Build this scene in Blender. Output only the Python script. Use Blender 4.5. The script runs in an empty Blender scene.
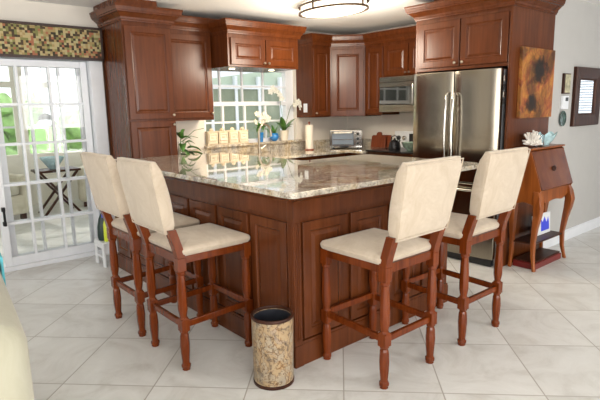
import bpy, bmesh, math, random
from mathutils import Vector, Matrix
random.seed(7)
PI = math.pi
scn = bpy.context.scene
COL = scn.collection

# ------------------------------------------------------------------ camera
cam_d = bpy.data.cameras.new('camera'); cam = bpy.data.objects.new('camera', cam_d); COL.objects.link(cam)
YAW, PIT, ROL, FPX = math.radians(49.569), math.radians(10.158), math.radians(-1.0704), 513.4
f_ = Vector((math.cos(YAW)*math.cos(PIT), math.sin(YAW)*math.cos(PIT), -math.sin(PIT)))
r0 = Vector((math.sin(YAW), -math.cos(YAW), 0)); u0 = r0.cross(f_)
r_ = math.cos(ROL)*r0 + math.sin(ROL)*u0; u_ = -math.sin(ROL)*r0 + math.cos(ROL)*u0
m3 = Matrix((r_, u_, -f_)).transposed()
cam.matrix_world = Matrix.Translation((-1.67, -2.02, 1.412)) @ m3.to_4x4()
cam_d.sensor_width = 36; cam_d.lens = 36*FPX/600; cam_d.clip_start = .05; cam_d.clip_end = 200
scn.camera = cam

# ------------------------------------------------------------------ world, lights, exposure
w = bpy.data.worlds.new('sky'); scn.world = w; w.use_nodes = True
bg = w.node_tree.nodes['Background']; bg.inputs[0].default_value = (.90, .96, 1, 1); bg.inputs[1].default_value = 2.3
def light(name, kind, loc, energy, color=(1,1,1), size=1, size_y=None, target=None, spot=None):
    d = bpy.data.lights.new(name, kind); d.energy = energy; d.color = color
    if kind == 'AREA':
        d.size = size
        if size_y: d.shape = 'RECTANGLE'; d.size_y = size_y
    elif kind == 'SUN': d.angle = size
    else: d.shadow_soft_size = size
    if spot: d.spot_size = spot; d.spot_blend = .6
    o = bpy.data.objects.new(name, d); COL.objects.link(o); o.location = loc
    if target is not None:
        o.rotation_euler = (Vector(target)-Vector(loc)).to_track_quat('-Z', 'Y').to_euler()
    return o
light('garden_sun', 'SUN', (0, 20, 10), 2.2, (1, .95, .85), .02, target=(3, 0, -2))
light('rear_window_daylight', 'AREA', (-2.6, -5.2, 1.35), 170, (1, .97, .92), 2.6, 1.9, target=(-1.4, 0, 1.9))
light('rear_window_daylight', 'AREA', (2.4, -5.2, 1.35), 100, (1, .97, .92), 2.0, 1.9, target=(1.6, 0, 1.9))
light('left_side_fill', 'AREA', (-4.7, -.6, 1.4), 70, (1, .98, .95), 2.0, 1.6, target=(0, .4, 1.8))  # unseen fill added before the solid left wall, which has no window
light('lamp_glow', 'POINT', (1.86, 1.6, 1.97), 62, (1, .90, .74), .2)
scn.view_settings.view_transform = 'Standard'; scn.view_settings.look = 'None'
scn.view_settings.gamma = 1; scn.view_settings.use_curve_mapping = False
scn.view_settings.exposure = 0.0

# ------------------------------------------------------------------ material helpers
def newmat(name):
    m = bpy.data.materials.new(name); m.use_nodes = True
    nt = m.node_tree; return m, nt, nt.nodes, nt.links, nt.nodes['Principled BSDF']
def coords(nt, scale=(1,1,1), rot=(0,0,0), kind='Object'):
    t = nt.nodes.new('ShaderNodeTexCoord'); mp = nt.nodes.new('ShaderNodeMapping')
    mp.inputs['Scale'].default_value = scale; mp.inputs['Rotation'].default_value = rot
    nt.links.new(t.outputs[kind], mp.inputs[0]); return mp.outputs[0]
def noise(nt, vec, scale, detail=4, rough=.55, dist=0):
    n = nt.nodes.new('ShaderNodeTexNoise'); n.inputs['Scale'].default_value = scale
    n.inputs['Detail'].default_value = detail; n.inputs['Roughness'].default_value = rough
    n.inputs['Distortion'].default_value = dist; nt.links.new(vec, n.inputs['Vector']); return n.outputs['Fac']
def ramp(nt, fac, stops, interp='LINEAR'):
    r = nt.nodes.new('ShaderNodeValToRGB'); cr = r.color_ramp; cr.interpolation = interp
    while len(cr.elements) < len(stops): cr.elements.new(.5)
    for e, (p, c) in zip(cr.elements, stops): e.position = p; e.color = (*c, 1)
    nt.links.new(fac, r.inputs[0]); return r.outputs[0]
def mix(nt, fac, a, b, mode='MIX'):
    n = nt.nodes.new('ShaderNodeMix'); n.data_type = 'RGBA'; n.blend_type = mode
    for s, v in ((0, fac), (6, a), (7, b)):
        if hasattr(v, 'is_linked'): nt.links.new(v, n.inputs[s])
        else: n.inputs[s].default_value = v if s == 0 else (*v, 1)
    return n.outputs[2]
def mth(nt, op, a, b=None):
    n = nt.nodes.new('ShaderNodeMath'); n.operation = op
    for i, v in enumerate((a, b)):
        if v is None: continue
        if hasattr(v, 'is_linked'): nt.links.new(v, n.inputs[i])
        else: n.inputs[i].default_value = v
    return n.outputs[0]
def bump(nt, h, strength, dist, P):
    b = nt.nodes.new('ShaderNodeBump'); b.inputs['Strength'].default_value = strength
    b.inputs['Distance'].default_value = dist; nt.links.new(h, b.inputs['Height']); nt.links.new(b.outputs[0], P.inputs['Normal'])
def plain(name, c, rough=.5, metal=0, spec=.5, emis=0, var=0, vs=8, coat=0):
    m, nt, N, L, P = newmat(name)
    P.inputs['Base Color'].default_value = (*c, 1); P.inputs['Roughness'].default_value = rough
    P.inputs['Metallic'].default_value = metal; P.inputs['Specular IOR Level'].default_value = spec
    P.inputs['Coat Weight'].default_value = coat
    n = noise(nt, coords(nt), vs, 3)
    v = var if var else .03
    L.new(ramp(nt, n, [(.3, tuple(max(0, q*(1-v)) for q in c)), (.7, tuple(min(1, q*(1+v)) for q in c))]), P.inputs['Base Color'])
    if emis: P.inputs['Emission Color'].default_value = (*c, 1); P.inputs['Emission Strength'].default_value = emis
    return m
def wood(name, dark, mid, lite, rough=.3, horiz=False, coat=.25, sc=1.0, spec=.5):
    m, nt, N, L, P = newmat(name)
    s = (2.2*sc, 26*sc, 26*sc) if horiz else (26*sc, 26*sc, 1.6*sc)
    g = noise(nt, coords(nt, s), 1.0, 6, .6, .8)
    big = noise(nt, coords(nt, (3, 3, 1.2)), 1.3, 3)
    c1 = ramp(nt, g, [(.25, dark), (.5, mid), (.78, lite)])
    c2 = ramp(nt, big, [(.3, (.78, .76, .74)), (.7, (1.12, 1.1, 1.08))])
    L.new(mix(nt, 1.0, c1, c2, 'MULTIPLY'), P.inputs['Base Color'])
    P.inputs['Roughness'].default_value = rough; P.inputs['Coat Weight'].default_value = coat
    P.inputs['Coat Roughness'].default_value = .18; P.inputs['Specular IOR Level'].default_value = spec
    bump(nt, g, .06, .002, P); return m

M_wood = wood('cherry_cabinet_wood', (.076, .019, .0048), (.106, .028, .0074), (.134, .038, .0102), .27, coat=.03, spec=.26)
M_stool = wood('stool_wood', (.085, .014, .0022), (.138, .026, .0038), (.195, .043, .0065), .20, sc=1.4, coat=.03, spec=.30)
M_desk = wood('walnut_veneer', (.08, .016, .003), (.26, .068, .012), (.38, .115, .023), .28, sc=.55, coat=.05, spec=.35)
M_lid = wood('burl_veneer', (.035, .007, .003), (.13, .030, .007), (.22, .062, .014), .25, sc=.22, coat=.05, spec=.35)
M_cut = wood('cutting_board_wood', (.15, .03, .012), (.24, .055, .02), (.30, .08, .03), .4)
M_darkwood = wood('dark_mirror_wood', (.022, .007, .004), (.045, .014, .007), (.075, .025, .011), .4, coat=0, spec=.25)
M_oak = wood('spice_wood', (.55, .45, .32), (.72, .62, .46), (.80, .72, .58), .5, coat=0, spec=.3)

# granite
M_gran, nt, N, L, P = newmat('granite')
v = coords(nt)
a = noise(nt, v, 9, 8, .7, 1.2); b = noise(nt, v, 70, 5, .75); c = noise(nt, v, 3.0, 4, .6, 2.0)
ca = ramp(nt, a, [(.28, (.16, .14, .13)), (.40, (.48, .43, .36)), (.52, (.72, .68, .60)), (.70, (.88, .86, .80))])
cb = ramp(nt, b, [(.32, (.25, .2, .17)), (.5, (.9, .9, .9)), (.7, (1.15, 1.12, 1.08))])
cc = ramp(nt, c, [(.36, (.70, .70, .73)), (.5, (1, .98, .93)), (.64, (.88, .76, .58))])
L.new(mix(nt, 1, mix(nt, 1, ca, cb, 'MULTIPLY'), cc, 'MULTIPLY'), P.inputs['Base Color'])
P.inputs['Roughness'].default_value = .035; P.inputs['Specular IOR Level'].default_value = .9; P.inputs['Coat Weight'].default_value = .5
P.inputs['Coat Roughness'].default_value = .02

# floor tiles laid at 45 degrees
M_floor, nt, N, L, P = newmat('floor_tile')
t = N.new('ShaderNodeTexCoord'); sp = N.new('ShaderNodeSeparateXYZ'); L.new(t.outputs['Object'], sp.inputs[0])
X, Y = sp.outputs[0], sp.outputs[1]
us = mth(nt, 'MULTIPLY', mth(nt, 'ADD', X, Y), .70711); vs_ = mth(nt, 'MULTIPLY', mth(nt, 'SUBTRACT', Y, X), .70711)
un = mth(nt, 'DIVIDE', mth(nt, 'ADD', us, .215), .55); vn = mth(nt, 'DIVIDE', mth(nt, 'ADD', vs_, .26), .493)
def edge(q, s): 
    fr = mth(nt, 'FRACT', q); d = mth(nt, 'MINIMUM', fr, mth(nt, 'SUBTRACT', 1.0, fr)); return mth(nt, 'MULTIPLY', d, s)
dm = mth(nt, 'MINIMUM', edge(un, .55), edge(vn, .493))
g = N.new('ShaderNodeMapRange'); g.inputs['From Min'].default_value = .002; g.inputs['From Max'].default_value = .0045; L.new(dm, g.inputs[0])
cid = N.new('ShaderNodeCombineXYZ'); L.new(mth(nt, 'FLOOR', un), cid.inputs[0]); L.new(mth(nt, 'FLOOR', vn), cid.inputs[1])
wn = N.new('ShaderNodeTexWhiteNoise'); L.new(cid.outputs[0], wn.inputs[0])
off = N.new('ShaderNodeVectorMath'); off.operation = 'MULTIPLY_ADD'; L.new(wn.outputs['Color'], off.inputs[0]); off.inputs[1].default_value = (7, 7, 7); L.new(t.outputs['Object'], off.inputs[2])
n1 = noise(nt, off.outputs[0], 3.0, 7, .65, 1.5)
tc = ramp(nt, n1, [(.28, (.58, .56, .525)), (.5, (.71, .70, .675)), (.72, (.78, .775, .755))])
tv = ramp(nt, wn.outputs['Value'], [(0, (.94, .94, .94)), (1, (1.04, 1.04, 1.04))])
tcol = mix(nt, 1, tc, tv, 'MULTIPLY')
L.new(mix(nt, g.outputs[0], (.40, .37, .33), tcol), P.inputs['Base Color'])
P.inputs['Roughness'].default_value = .33; P.inputs['Specular IOR Level'].default_value = .4
bump(nt, g.outputs[0], .35, .002, P)

M_wall = plain('wall_paint', (.50, .49, .475), .8, var=.015)
M_wallw = plain('window_wall_paint', (.74, .69, .62), .75, var=.015)
M_ceil = plain('ceiling_paint', (.88, .87, .85), .9, var=.02, vs=40)
M_white = plain('white_trim', (.80, .82, .86), .35)
M_sunframe = plain('sunroom_trim', (.82, .79, .70), .5)
M_chrome = plain('brushed_nickel', (.42, .36, .28), .3, 1)
M_bronze = plain('lamp_bronze', (.07, .04, .022), .35, .6)
M_black = plain('black_plastic', (.012, .012, .014), .25)
M_dark = plain('dark_interior', (.02, .022, .03), .4)
M_red = plain('red_lacquer', (.16, .012, .010), .3)
M_blue = plain('blue_glass', (.02, .20, .55), .08, coat=1, var=.3, vs=30)
M_teal = plain('teal_glass', (.42, .62, .66), .12, coat=1, var=.25, vs=30)
M_leaf = plain('leaf_green', (.07, .19, .03), .4, var=.45, vs=14)
M_leafd = plain('orchid_leaf', (.045, .13, .02), .35, var=.3, vs=10)
M_petal = plain('white_petal', (.70, .68, .60), .6)
M_yel = plain('yellow_plastic', (.65, .75, .05), .3)
M_bluep = plain('blue_plastic', (.05, .08, .75), .3)
M_green = plain('dark_green_bag', (.012, .035, .03), .4)
M_paper = plain('paper_towel', (.86, .80, .70), .9)
M_shelf = plain('white_plastic', (.80, .82, .84), .4)
M_coral = plain('white_coral', (.82, .78, .72), .9, var=.1, vs=60)
M_pot = plain('frosted_pot', (.72, .66, .56), .3)
M_soil = plain('bark', (.08, .05, .03), .9, var=.4, vs=60)
M_hedge = plain('garden_green', (.30, .46, .18), .8, var=.5, vs=3)
M_trunk = plain('trunk', (.12, .08, .05), .9)
M_grass = plain('lawn', (.18, .35, .08), .9, var=.4, vs=3)
M_screen = plain('porch_panel', (.24, .27, .19), .6, var=.12, vs=4)
M_throw = plain('teal_throw', (.10, .42, .50), .8, var=.3, vs=30)
M_knobb = plain('black_knob', (.02, .02, .02), .3)

def fabric(name, c1, c2, sc=30):
    m, nt, N, L, P = newmat(name)
    v = coords(nt); a = noise(nt, v, sc*.25, 5, .7, 1.0); b = noise(nt, v, sc*9, 2)
    L.new(ramp(nt, a, [(.3, c1), (.65, c2)]), P.inputs['Base Color'])
    P.inputs['Roughness'].default_value = .9; P.inputs['Sheen Weight'].default_value = .25
    bump(nt, b, .12, .001, P); return m
M_fab = fabric('cream_suede', (.45, .36, .265), (.56, .47, .37))
M_slip = fabric('pale_yellow_slipcover', (.37, .35, .26), (.44, .42, .33), 14)
M_wick = fabric('wicker_cushion', (.50, .46, .34), (.66, .62, .50), 30)

# stainless: vertical brushed
def steel(name, c=(.33, .295, .24), rough=.18, aniso=.7):
    m, nt, N, L, P = newmat(name)
    n = noise(nt, coords(nt, (300, 300, 3)), 1, 2)
    L.new(ramp(nt, n, [(.3, tuple(q*.93 for q in c)), (.7, tuple(q*1.05 for q in c))]), P.inputs['Base Color'])
    P.inputs['Metallic'].default_value = 1; P.inputs['Roughness'].default_value = rough; P.inputs['Anisotropic'].default_value = aniso
    return m
M_steel = steel('stainless_steel'); M_steelc = steel('polished_steel', (.55, .53, .50), .14, 0)

# clear window glass, a thin pane that mirrors a little
M_glass, nt, N, L, P = newmat('window_glass')
N.remove(P); tr = N.new('ShaderNodeBsdfTransparent'); gl = N.new('ShaderNodeBsdfGlossy'); gl.inputs['Roughness'].default_value = .01
fz = N.new('ShaderNodeFresnel'); fz.inputs[0].default_value = 1.35; ms = N.new('ShaderNodeMixShader')
L.new(fz.outputs[0], ms.inputs[0]); L.new(tr.outputs[0], ms.inputs[1]); L.new(gl.outputs[0], ms.inputs[2])
L.new(ms.outputs[0], N['Material Output'].inputs[0])
M_dglass = plain('dark_oven_glass', (.03, .035, .035), .04, spec=1, coat=1)
M_oglass = plain('toaster_door_glass', (.24, .29, .36), .06, spec=.9, coat=1)
M_mirror = plain('mirror_silver', (.80, .82, .84), .03, 1)
M_clear, nt, N, L, P = newmat('clear_glass'); P.inputs['Transmission Weight'].default_value = 1; P.inputs['Roughness'].default_value = .02
P.inputs['Base Color'].default_value = (.93, .96, .98, 1)
# emitters (real lamps)
def emit(name, c, s):
    m, nt, N, L, P = newmat(name); P.inputs['Base Color'].default_value = (*c, 1)
    P.inputs['Emission Color'].default_value = (*c, 1); P.inputs['Emission Strength'].default_value = s; return m
M_lamp = emit('lamp_diffuser', (1, .90, .72), 1.5)
M_puck = emit('puck_bulb', (1, .85, .6), 4)

# valance mosaic fabric
M_val, nt, N, L, P = newmat('mosaic_fabric')
v = coords(nt, (1, 1, 1)); sc_ = N.new('ShaderNodeVectorMath'); sc_.operation = 'SCALE'; sc_.inputs['Scale'].default_value = 48
L.new(v, sc_.inputs[0]); fl = N.new('ShaderNodeVectorMath'); fl.operation = 'FLOOR'; L.new(sc_.outputs[0], fl.inputs[0])
wn = N.new('ShaderNodeTexWhiteNoise'); L.new(fl.outputs[0], wn.inputs[0])
L.new(ramp(nt, wn.outputs['Value'], [(0, (.07, .045, .025)), (.2, (.34, .25, .11)), (.36, (.20, .20, .07)), (.5, (.44, .35, .18)), (.65, (.34, .13, .07)), (.78, (.40, .36, .19)), (.90, (.04, .035, .02))], 'CONSTANT'), P.inputs['Base Color'])
P.inputs['Roughness'].default_value = .85
M_valb = plain('dark_brown_beads', (.035, .015, .01), .4, var=.8, vs=120)

# antique map print on the basket
M_map, nt, N, L, P = newmat('antique_map_print')
v = coords(nt); a = noise(nt, v, 11, 6, .6, .5); b = noise(nt, v, 20, 6, .65, .8)
wv = N.new('ShaderNodeTexWave'); wv.inputs['Scale'].default_value = 10; wv.inputs['Distortion'].default_value = 14; wv.inputs['Detail'].default_value = 4; L.new(v, wv.inputs['Vector'])
ca = ramp(nt, a, [(.30, (.42, .40, .38)), (.40, (.50, .42, .30)), (.47, (.60, .50, .36)), (.485, (.16, .09, .05)), (.50, (.58, .42, .24)), (.57, (.60, .46, .28)), (.58, (.22, .14, .08)), (.60, (.55, .44, .32)), (.7, (.46, .34, .24))])
cb = ramp(nt, b, [(.40, (.50, .48, .50)), (.45, (.95, .95, .95)), (.58, (1, 1, 1)), (.62, (.75, .6, .45))])
cw = ramp(nt, wv.outputs['Fac'], [(0, (.5, .4, .3)), (.07, (1, 1, 1)), (1, (1, 1, 1))])
L.new(mix(nt, 1, mix(nt, 1, mix(nt, 1, ca, cb, 'MULTIPLY'), cw, 'MULTIPLY'), (.72, .69, .67), 'MULTIPLY'), P.inputs['Base Color']); P.inputs['Roughness'].default_value = .4

# abstract painting
M_art, nt, N, L, P = newmat('abstract_canvas')
v = coords(nt); a = noise(nt, v, 4.5, 7, .7, 2.2); b = noise(nt, v, 2.6, 5, .6, 1.2); c = noise(nt, coords(nt, (9, 9, 3)), 1.5, 5, .7, 1)
ca = ramp(nt, a, [(.3, (.20, .04, .015)), (.42, (.45, .12, .035)), (.52, (.55, .26, .05)), (.62, (.38, .10, .03)), (.74, (.62, .42, .16))])
cb = ramp(nt, b, [(.40, (.03, .03, .02)), (.48, (.55, .5, .4)), (.58, (1, 1, 1))])
cc = ramp(nt, c, [(.35, (.55, .5, .4)), (.5, (1, 1, 1)), (.7, (1.1, 1.05, .9))])
def blot(cx, cz, rx, rz):
    mp = N.new('ShaderNodeMapping'); mp.inputs['Location'].default_value = (-cx/rx, 0, -cz/rz); mp.inputs['Scale'].default_value = (1/rx, 0, 1/rz)
    t_ = N.new('ShaderNodeTexCoord'); L.new(t_.outputs['Object'], mp.inputs[0])
    ln = N.new('ShaderNodeVectorMath'); ln.operation = 'LENGTH'; L.new(mp.outputs[0], ln.inputs[0])
    return mth(nt, 'ADD', ln.outputs['Value'], mth(nt, 'MULTIPLY', mth(nt, 'SUBTRACT', noise(nt, v, 14, 6, .7, .5), .5), 2.2))
bl = mth(nt, 'MINIMUM', blot(.34, .40, .15, .13), blot(.20, .12, .13, .09))
blc = ramp(nt, bl, [(.5, (.05, .045, .03)), (.85, (.5, .42, .28)), (1.0, (.9, .85, .8))])
L.new(mix(nt, 1, mix(nt, 1, mix(nt, .75, ca, cb, 'MULTIPLY'), cc, 'MULTIPLY'), blc, 'MULTIPLY'), P.inputs['Base Color']); P.inputs['Roughness'].default_value = .5

# ------------------------------------------------------------------ mesh helpers
class MB:
    def __init__(s): s.bm = bmesh.new()
    def box(s, x0, x1, y0, y1, z0, z1, rot=None, piv=None):
        vs = [s.bm.verts.new((x, y, z)) for x in (x0, x1) for y in (y0, y1) for z in (z0, z1)]
        for q in ((0,1,3,2),(4,6,7,5),(0,4,5,1),(2,3,7,6),(0,2,6,4),(1,5,7,3)): s.bm.faces.new([vs[i] for i in q])
        if rot:
            p = Vector(piv or ((x0+x1)/2, (y0+y1)/2, (z0+z1)/2)); bmesh.ops.rotate(s.bm, verts=vs, cent=p, matrix=rot)
        return s
    def loops(s, rings, cap0=True, cap1=True, closed=True):
        R = [[s.bm.verts.new(p) for p in r] for r in rings]; n = len(R[0])
        for a, b in zip(R, R[1:]):
            for i in range(n if closed else n-1):
                j = (i+1) % n; s.bm.faces.new((a[i], a[j], b[j], b[i]))
        if cap0: s.bm.faces.new(R[0][::-1])
        if cap1: s.bm.faces.new(R[-1])
        return s
    def lathe(s, prof, c=(0,0,0), n=20, cap0=True, cap1=True, sx=1, sy=1, ph=0):
        return s.loops([[(c[0]+r*sx*math.cos(2*PI*i/n+ph), c[1]+r*sy*math.sin(2*PI*i/n+ph), c[2]+z) for i in range(n)] for r, z in prof], cap0, cap1)
    def prism(s, poly, z0, z1): return s.loops([[(x, y, z) for x, y in poly] for z in (z0, z1)])
    def tube(s, pts, r, n=8):
        pts = [Vector(p) for p in pts]; rad = r if isinstance(r, (list, tuple)) else [r]*len(pts); rings = []
        up = Vector((0,0,1))
        for i, p in enumerate(pts):
            d = (pts[min(i+1, len(pts)-1)]-pts[max(i-1, 0)]).normalized()
            a = d.cross(up)
            if a.length < .05: a = d.cross(Vector((0,1,0)))
            a.normalize(); b = d.cross(a)
            if rings: 
                pa = prev - prev.dot(d)*d
                if pa.length > .01: a = pa.normalized(); b = d.cross(a)
            prev = a
            rings.append([p+rad[i]*(math.cos(2*PI*k/n)*a+math.sin(2*PI*k/n)*b) for k in range(n)])
        return s.loops(rings)
    def bar(s, p, q, w_, h_):   # rectangular bar from p to q
        p, q = Vector(p), Vector(q); d = (q-p).normalized(); a = d.cross(Vector((0,0,1)))
        if a.length < .05: a = Vector((1,0,0))
        a.normalize(); b = a.cross(d)
        return s.loops([[c+sx*w_/2*a+sy*h_/2*b for sx, sy in ((-1,-1),(1,-1),(1,1),(-1,1))] for c in (p, q)])
    def panel(s, x0, x1, z0, z1, y=0, t=.02, fr=.055):   # raised-panel door, front towards -y
        rings = []
        for i, yy in ((0, 0), (0, -t+.003), (.003, -t), (fr, -t), (fr+.006, -t+.007), (fr+.012, -t+.009), (fr+.016, -t+.009), (fr+.034, -t+.001), (fr+.036, -t+.001)):
            rings.append([(x0+i, y+yy, z0+i), (x1-i, y+yy, z0+i), (x1-i, y+yy, z1-i), (x0+i, y+yy, z1-i)])
        return s.loops(rings)
    def sweep(s, path, prof):   # path of ((x,y),(mx,my)); prof of (out,z)
        rings = [[(x+o*mx, y+o*my, z) for o, z in prof] for (x, y), (mx, my) in path]
        return s.loops(rings)
    def sheet(s, rows):
        R = [[s.bm.verts.new(p) for p in r] for r in rows]
        for a, b in zip(R, R[1:]):
            for i in range(len(a)-1): s.bm.faces.new((a[i], a[i+1], b[i+1], b[i]))
        return s
    def ico(s, c, r, sub=2, sc=(1,1,1), jit=0):
        res = bmesh.ops.create_icosphere(s.bm, subdivisions=sub, radius=r)
        for v in res['verts']:
            k = 1+random.uniform(-jit, jit); v.co = Vector((v.co.x*sc[0]*k+c[0], v.co.y*sc[1]*k+c[1], v.co.z*sc[2]*k+c[2]))
        return s
    def build(s, name, mat, parent=None, bev=0, smooth=False, sub=0, solid=0, seg=2):
        bmesh.ops.recalc_face_normals(s.bm, faces=s.bm.faces)
        me = bpy.data.meshes.new(name); s.bm.to_mesh(me); s.bm.free(); me.materials.append(mat)
        o = bpy.data.objects.new(name, me); COL.objects.link(o)
        if parent: o.parent = parent
        if solid: m = o.modifiers.new('solid', 'SOLIDIFY'); m.thickness = solid; m.offset = 0
        if bev: m = o.modifiers.new('bevel', 'BEVEL'); m.width = bev; m.segments = seg; m.limit_method = 'ANGLE'; m.angle_limit = math.radians(40)
        if sub: m = o.modifiers.new('subsurf', 'SUBSURF'); m.levels = sub; m.render_levels = sub
        if smooth:
            for p in me.polygons: p.use_smooth = True
            if not sub: me.set_sharp_from_angle(angle=math.radians(38))
        return o
def tag(o, label, cat, group=None, kind=None):
    o['label'] = label; o['category'] = cat
    if group: o['group'] = group
    if kind: o['kind'] = kind
    return o
def thing(name, label, cat, loc=(0,0,0), rz=0, group=None):
    o = bpy.data.objects.new(name, None); COL.objects.link(o); o.location = loc; o.rotation_euler = (0, 0, rz)
    o.empty_display_size = .1
    return tag(o, label, cat, group)
def struct(o, label=None):
    o['kind'] = 'structure'
    if label: o['label'] = label
    return o
def dup(root, loc, rz, label, group=None):
    r = root.copy(); COL.objects.link(r); r.location = loc; r.rotation_euler = (0, 0, rz); r['label'] = label
    if group: r['group'] = group
    for ch in list(root.children):
        c = ch.copy(); COL.objects.link(c); c.parent = r
        for g_ in ch.children: d = g_.copy(); COL.objects.link(d); d.parent = c
    return r
R90 = -PI/2     # local front (-y) turned to face world -x

# ------------------------------------------------------------------ measures
YW, XW, YR, ZC = 3.11, 3.60, .15, 2.38      # window wall, range wall, side wall, ceiling
ZP, ZI = .885, .985                          # worktop heights
# ------------------------------------------------------------------ room shell
struct(MB().box(-5, 9, -5.5, 3.11, -.12, 0).build('floor', M_floor), 'pale stone tile floor laid on the diagonal')
struct(MB().box(-5, 9, -5.5, 3.25, ZC, ZC+.1).build('ceiling', M_ceil), 'white kitchen ceiling')
wb = MB()
wb.box(.2, 1.31, YW, YW+.14, 0, ZC); wb.box(1.31, 2.66, YW, YW+.14, 0, 1.0); wb.box(1.31, 2.66, YW, YW+.14, 1.90, ZC)
wb.box(2.66, XW+.14, YW, YW+.14, 0, ZC); wb.box(-5, .2, YW, YW+.14, 1.93, ZC); wb.box(-5, -2.2, YW, YW+.14, 0, 1.93)
struct(wb.build('wall_back', M_wallw), 'cream wall with the sink window and the sliding door')
struct(MB().box(XW, XW+.14, .29, YW, 0, ZC).build('wall_right', M_wallw), 'cream wall behind the range')
struct(MB().box(3.24, 9, YR, YR+.13, 0, ZC).build('wall_side', M_wall), 'pale grey wall beside the refrigerator')
struct(MB().box(3.24, 9, YR-.014, YR, 0, .10).box(3.24, 9, YR-.009, YR, .10, .115).build('baseboard_side', M_white, bev=.003), 'white baseboard on the grey wall')
struct(MB().box(8.9, 9.04, -5.5, -2.7, 0, ZC).box(8.9, 9.04, -.9, YR, 0, ZC).box(8.9, 9.04, -2.7, -.9, 0, .8).box(8.9, 9.04, -2.7, -.9, 2.0, ZC).build('wall_far', M_wall), 'far wall of the living room with a blinds window')
t = thing('window_blinds', 'white slatted blinds in the far living room window', 'blinds', (8.93, -1.8, .8))
m = MB()
for k in range(24): m.box(-.02, .02, -.89, .89, .02+k*.049, .024+k*.049, rot=Matrix.Rotation(.7, 3, 'Y'))
m.build('slats', M_white, t)
MB().box(-.03, .03, -.89, .89, 1.17, 1.199).build('headrail', M_white, t)
struct(MB().box(-5.14, -5, -5.5, YW, 0, ZC).build('wall_left', M_wall), 'living room side wall')
struct(MB().box(-5.14, 9, -5.64, -5.5, 0, .35).box(-5.14, 9, -5.64, -5.5, 2.3, ZC).box(-5.14, -4, -5.64, -5.5, .35, 2.3).box(-1.2, 1.3, -5.64, -5.5, .35, 2.3).box(3.5, 9, -5.64, -5.5, .35, 2.3).build('wall_front', M_wall), 'living room wall with two wide windows')

# ------------------------------------------------------------------ sliding door
def sliding(name, y, x0, x1, cols, label):
    t = bpy.data.objects.new(name, None); COL.objects.link(t); t.location = (0, y, 0); struct(t, label)
    f = MB().box(x0, x0+.06, 0, .04, .04, 1.88).box(x1-.06, x1, 0, .04, .04, 1.88).box(x0+.06, x1-.06, 0, .04, .04, .12).box(x0+.06, x1-.06, 0, .04, 1.82, 1.88)
    f.build('door_frame', M_white, t, bev=.004)
    g_ = MB()
    for c in cols: g_.box(c-.011, c+.011, -.004, .044, .12, 1.82)
    for z in (.43, .78, 1.14, 1.49): g_.box(x0+.06, x1-.06, -.003, .043, z-.011, z+.011)
    g_.build('muntin_grid', M_white, t)
    MB().box(x0+.06, x1-.06, .017, .023, .12, 1.82).build('pane', M_glass, t)
    return t
d = sliding('door_1', 3.125, -.80, .07, (-.54, -.27), 'front panel of the white gridded sliding glass door')
MB().box(-.785, -.755, -.03, 0, .42, .46).box(-.785, -.755, -.03, 0, .55, .59).box(-.78, -.76, -.045, -.03, .42, .59).build('handle', M_black, d, bev=.004)
sliding('door_2', 3.180, -.74, .05, (-.44, -.17), 'rear panel of the white gridded sliding glass door')
d3 = sliding('door_3', 3.180, -2.1, -.82, (-1.67, -1.24), 'far left panel of the white sliding glass door')
fb = MB().box(-2.2, .2, 3.09, 3.25, 0, .04).box(-2.2, .2, 3.09, 3.25, 1.885, 1.93).box(.08, .2, 3.06, 3.25, .04, 1.885).box(-2.2, -2.1, 3.09, 3.25, .04, 1.885)
struct(fb.build('trim_1', M_white, bev=.004), 'white frame around the sliding door')
# valance
t = thing('valance', 'mosaic patterned valance box with dark beaded edges above the sliding door', 'valance', (-2.4, 3.0, 1.885))
MB().box(0, 2.585, 0, .10, .02, .275).build('fabric_board', M_val, t)
MB().box(-.005, 2.597, -.008, .10, .275, .298).box(-.005, 2.597, -.008, .10, 0, .023).box(2.578, 2.60, -.008, .10, 0, .298).build('beaded_trim', M_valb, t, bev=.003)

# ------------------------------------------------------------------ kitchen window
t = bpy.data.objects.new('window_1', None); COL.objects.link(t); t.location = (0, 3.16, 0); struct(t, 'white double-hung gridded window over the sink')
MB().box(1.31, 1.36, 0, .08, 1.0, 1.9).box(2.54, 2.66, 0, .08, 1.0, 1.9).box(1.36, 2.54, 0, .08, 1.0, 1.05).box(1.36, 2.54, 0, .08, 1.86, 1.9).box(1.36, 2.54, .0, .07, 1.45, 1.50).build('window_frame', M_white, t, bev=.004)
g_ = MB()
for c in (1.58, 1.89, 2.2): g_.box(c-.011, c+.011, .02, .05, 1.5, 1.86)
for c in (1.60, 1.91, 2.22): g_.box(c-.011, c+.011, .01, .04, 1.05, 1.45)
g_.box(1.36, 2.54, .021, .049, 1.665, 1.687).box(1.36, 2.54, .011, .039, 1.25, 1.272)
g_.build('muntin_grid', M_white, t)
MB().box(1.36, 2.54, .032, .036, 1.05, 1.86).build('pane', M_glass, t)
struct(MB().box(1.29, 2.70, 3.045, 3.16, .985, 1.012).build('trim_2', M_gran, bev=.004), 'granite window ledge')

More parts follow.
